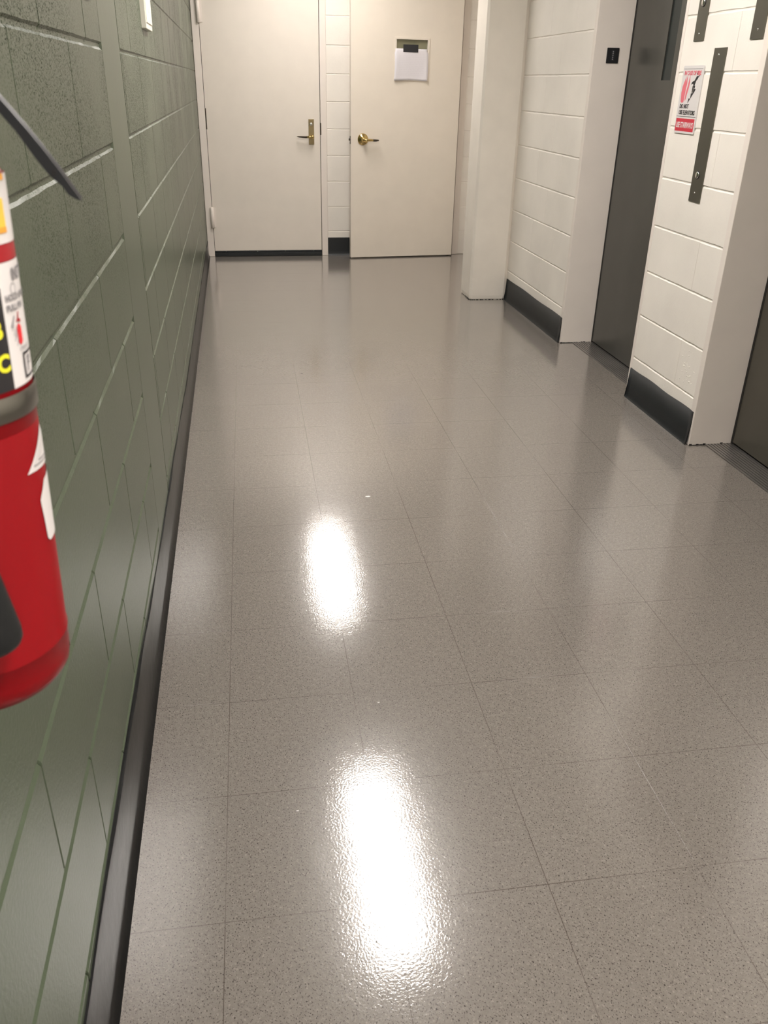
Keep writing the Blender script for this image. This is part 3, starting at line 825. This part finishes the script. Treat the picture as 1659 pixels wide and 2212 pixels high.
bm = bmesh.new(); lathe(bm, A + K * .384 - e2 * .0322 + e1 * .004, -e2, [(0, .013), (.0006, .013)], 24)
epart('gauge_face', bm, M['label_white'], g_)
nz0 = cyl(-64.5, .0305, RR + .0178); nz1 = cyl(-77, .135, RR + .0170)
nd = (nz1 - nz0).normalized(); nl = (nz1 - nz0).length
bm = bmesh.new(); lathe(bm, nz0, nd, [(0, .0105), (.0012, .0140), (.004, .0158), (.010, .0164), (.06, .0150), (.085, .0120), (nl, .0095)], 36)
noz = epart('discharge_nozzle', bm, M['rubber'], smooth=True, label='black rubber discharge nozzle')
hp = []
P0 = nz1; P3 = A + K * .384 - e1 * .016
for i in range(25):
    t_ = i / 24; a = R(-77 - 70 * t_); rr_ = RR + .017 + .03 * math.sin(math.pi * t_) - .056 * max(0, t_ - .7) / .3
    hp.append(A + K * (.135 + .249 * (1 - (1 - t_) ** 1.3)) + (e1 * math.cos(a) + e2 * math.sin(a)) * rr_)
hp[-1] = P3
bm = bmesh.new(); tube(bm, hp, .0085, 14); epart('hose', bm, M['rubber'], smooth=True)

# bracket holding it: back plate and strap
bk = empty('extinguisher_bracket', (XL, A.y, 1.05)); tag(bk, 'metal wall bracket and strap holding the red extinguisher', 'bracket')
BO = (XL, A.y, 1.05)
bm = bmesh.new(); box(bm, XL, XL + .003, A.y - .022, A.y + .022, 1.02, 1.40)
box(bm, XL, A.x - RR + .0035, A.y - .018, A.y + .018, 1.180, 1.200)
part('back_plate', bm, M['band'], bk, BO)
bm = bmesh.new(); n = 96; rb = RR + .0016
rings = []
for hh_, r_ in ((.1585, rb - .0006), (.1592, rb), (.1724, rb), (.1732, rb - .0006)):
    rings.append([bm.verts.new(cyl(360 * i / n, hh_, r_)) for i in range(n)])
for r0, r1 in zip(rings, rings[1:]):
    for i in range(n): bm.faces.new((r0[i], r0[(i + 1) % n], r1[(i + 1) % n], r1[i])).smooth = True
strap = part('strap', bm, M['band'], bk, BO, label='stainless strap around the cylinder')
bm = bmesh.new()
vs = []
def curved_box(p0, p1, h0, h1, r0, r1):
    n_ = 5; g = {}
    for i in range(n_ + 1):
        for j, h in enumerate((h0, h1)):
            for q, r_ in enumerate((r0, r1)):
                g[i, j, q] = bm.verts.new(cyl(p0 + (p1 - p0) * i / n_, h, r_))
    for i in range(n_):
        for (a, b_) in (((0, 0), (0, 1)), ((0, 1), (1, 1)), ((1, 1), (1, 0)), ((1, 0), (0, 0))):
            bm.faces.new((g[i, a[0], a[1]], g[i + 1, a[0], a[1]], g[i + 1, b_[0], b_[1]], g[i, b_[0], b_[1]]))
    for i in (0, n_): bm.faces.new((g[i, 0, 0], g[i, 0, 1], g[i, 1, 1], g[i, 1, 0]))
curved_box(-84, -58, .1565, .1752, rb, rb + .006)
part('buckle', bm, M['band'], bk, BO)

# ---------------------------------------------------------------- debris on the floor
def chip(x, y, s, mat, label, cat, name):
    bm = bmesh.new()
    pts = [(s * random.uniform(.6, 1) * math.cos(a), s * .6 * random.uniform(.6, 1) * math.sin(a)) for a in [2 * math.pi * i / 7 for i in range(7)]]
    prism(bm, pts, lambda u, v_, d: (u, v_, d), 0, .0015)
    o = obj(name, bm, mat); o.location = (x, y, 0); tag(o, label, cat)
chip(0.376, 3.199, .006, M['ink'], 'tiny black crumb on the floor in mid corridor', 'crumb', 'crumb')
chip(0.509, 1.705, .011, M['label_white'], 'small white scrap on the floor above the far lamp reflection', 'scrap', 'paper_scrap')
chip(0.369, 0.559, .0036, M['sign_white'], 'tiny pale chip on the floor above the near lamp reflection', 'chip', 'paint_chip')
chip(0.148, 0.242, .0036, M['sign_white'], 'tiny pale chip on the floor left of the near lamp reflection', 'chip', 'paint_chip')

# ---------------------------------------------------------------- ceiling lights
def ceiling_light(y, label, mat, x=0.745):
    t = empty('ceiling_light', (x, y, ZC)); tag(t, label, 'ceiling light', 'ceiling lights along the corridor')
    bm = bmesh.new(); w, l = .13, .60
    for a in ((-w - .02, -w, -l - .02, l + .02), (w, w + .02, -l - .02, l + .02), (-w, w, -l - .02, -l), (-w, w, l, l + .02)):
        box(bm, a[0], a[1], a[2], a[3], -.022, 0.0)
    obj('lamp_frame', bm, M['white_smooth'], t)
    obj('diffuser', box_bm(-w, w, -l, l, -.016, -.004), mat, t)
ceiling_light(5.42, 'fluorescent ceiling light nearest the corridor end doors', M['lamp_far'], 0.755)
ceiling_light(2.24, 'fluorescent ceiling light over the middle of the corridor', M['lamp'], 0.70)
ceiling_light(-0.95, 'fluorescent ceiling light overhead near the extinguisher', M['lamp_near'])
ceiling_light(-3.6, 'fluorescent ceiling light at the near end of the corridor', M['lamp_near'])

w = bpy.data.worlds.new('corridor_air'); bpy.context.scene.world = w; w.use_nodes = True
w.node_tree.nodes['Background'].inputs[0].default_value = (0.5, 0.48, 0.45, 1)
w.node_tree.nodes['Background'].inputs[1].default_value = 0.05

# ---------------------------------------------------------------- camera
cam = bpy.data.cameras.new('camera'); co = bpy.data.objects.new('camera', cam); C.objects.link(co)
r = ((0.9869, -0.1605, 0.0189), (-0.0567, -0.4531, -0.8897), (0.1514, 0.8769, -0.4562))
rx = Vector(r[0]).normalized(); bz = -Vector(r[2]).normalized()
rx = (rx - bz * rx.dot(bz)).normalized(); uy = bz.cross(rx)
mw = Matrix(((rx.x, uy.x, bz.x, 0.0971), (rx.y, uy.y, bz.y, -1.037), (rx.z, uy.z, bz.z, 1.3593), (0, 0, 0, 1)))
co.matrix_world = mw
cam.sensor_fit = 'HORIZONTAL'; cam.sensor_width = 36; cam.lens = 1803.4 / 1659 * 36
cam.clip_start = 0.02; cam.clip_end = 60
cam.dof.use_dof = True; cam.dof.focus_distance = 3.2; cam.dof.aperture_fstop = 20
sc = bpy.context.scene; sc.camera = co
sc.view_settings.view_transform = 'Standard'; sc.view_settings.look = 'None'
sc.view_settings.gamma = 1.0; sc.view_settings.use_curve_mapping = False
sc.view_settings.exposure = 1.0
sc.cycles.max_bounces = 10; sc.cycles.diffuse_bounces = 6; sc.cycles.glossy_bounces = 5
sc.cycles.sample_clamp_indirect = 8
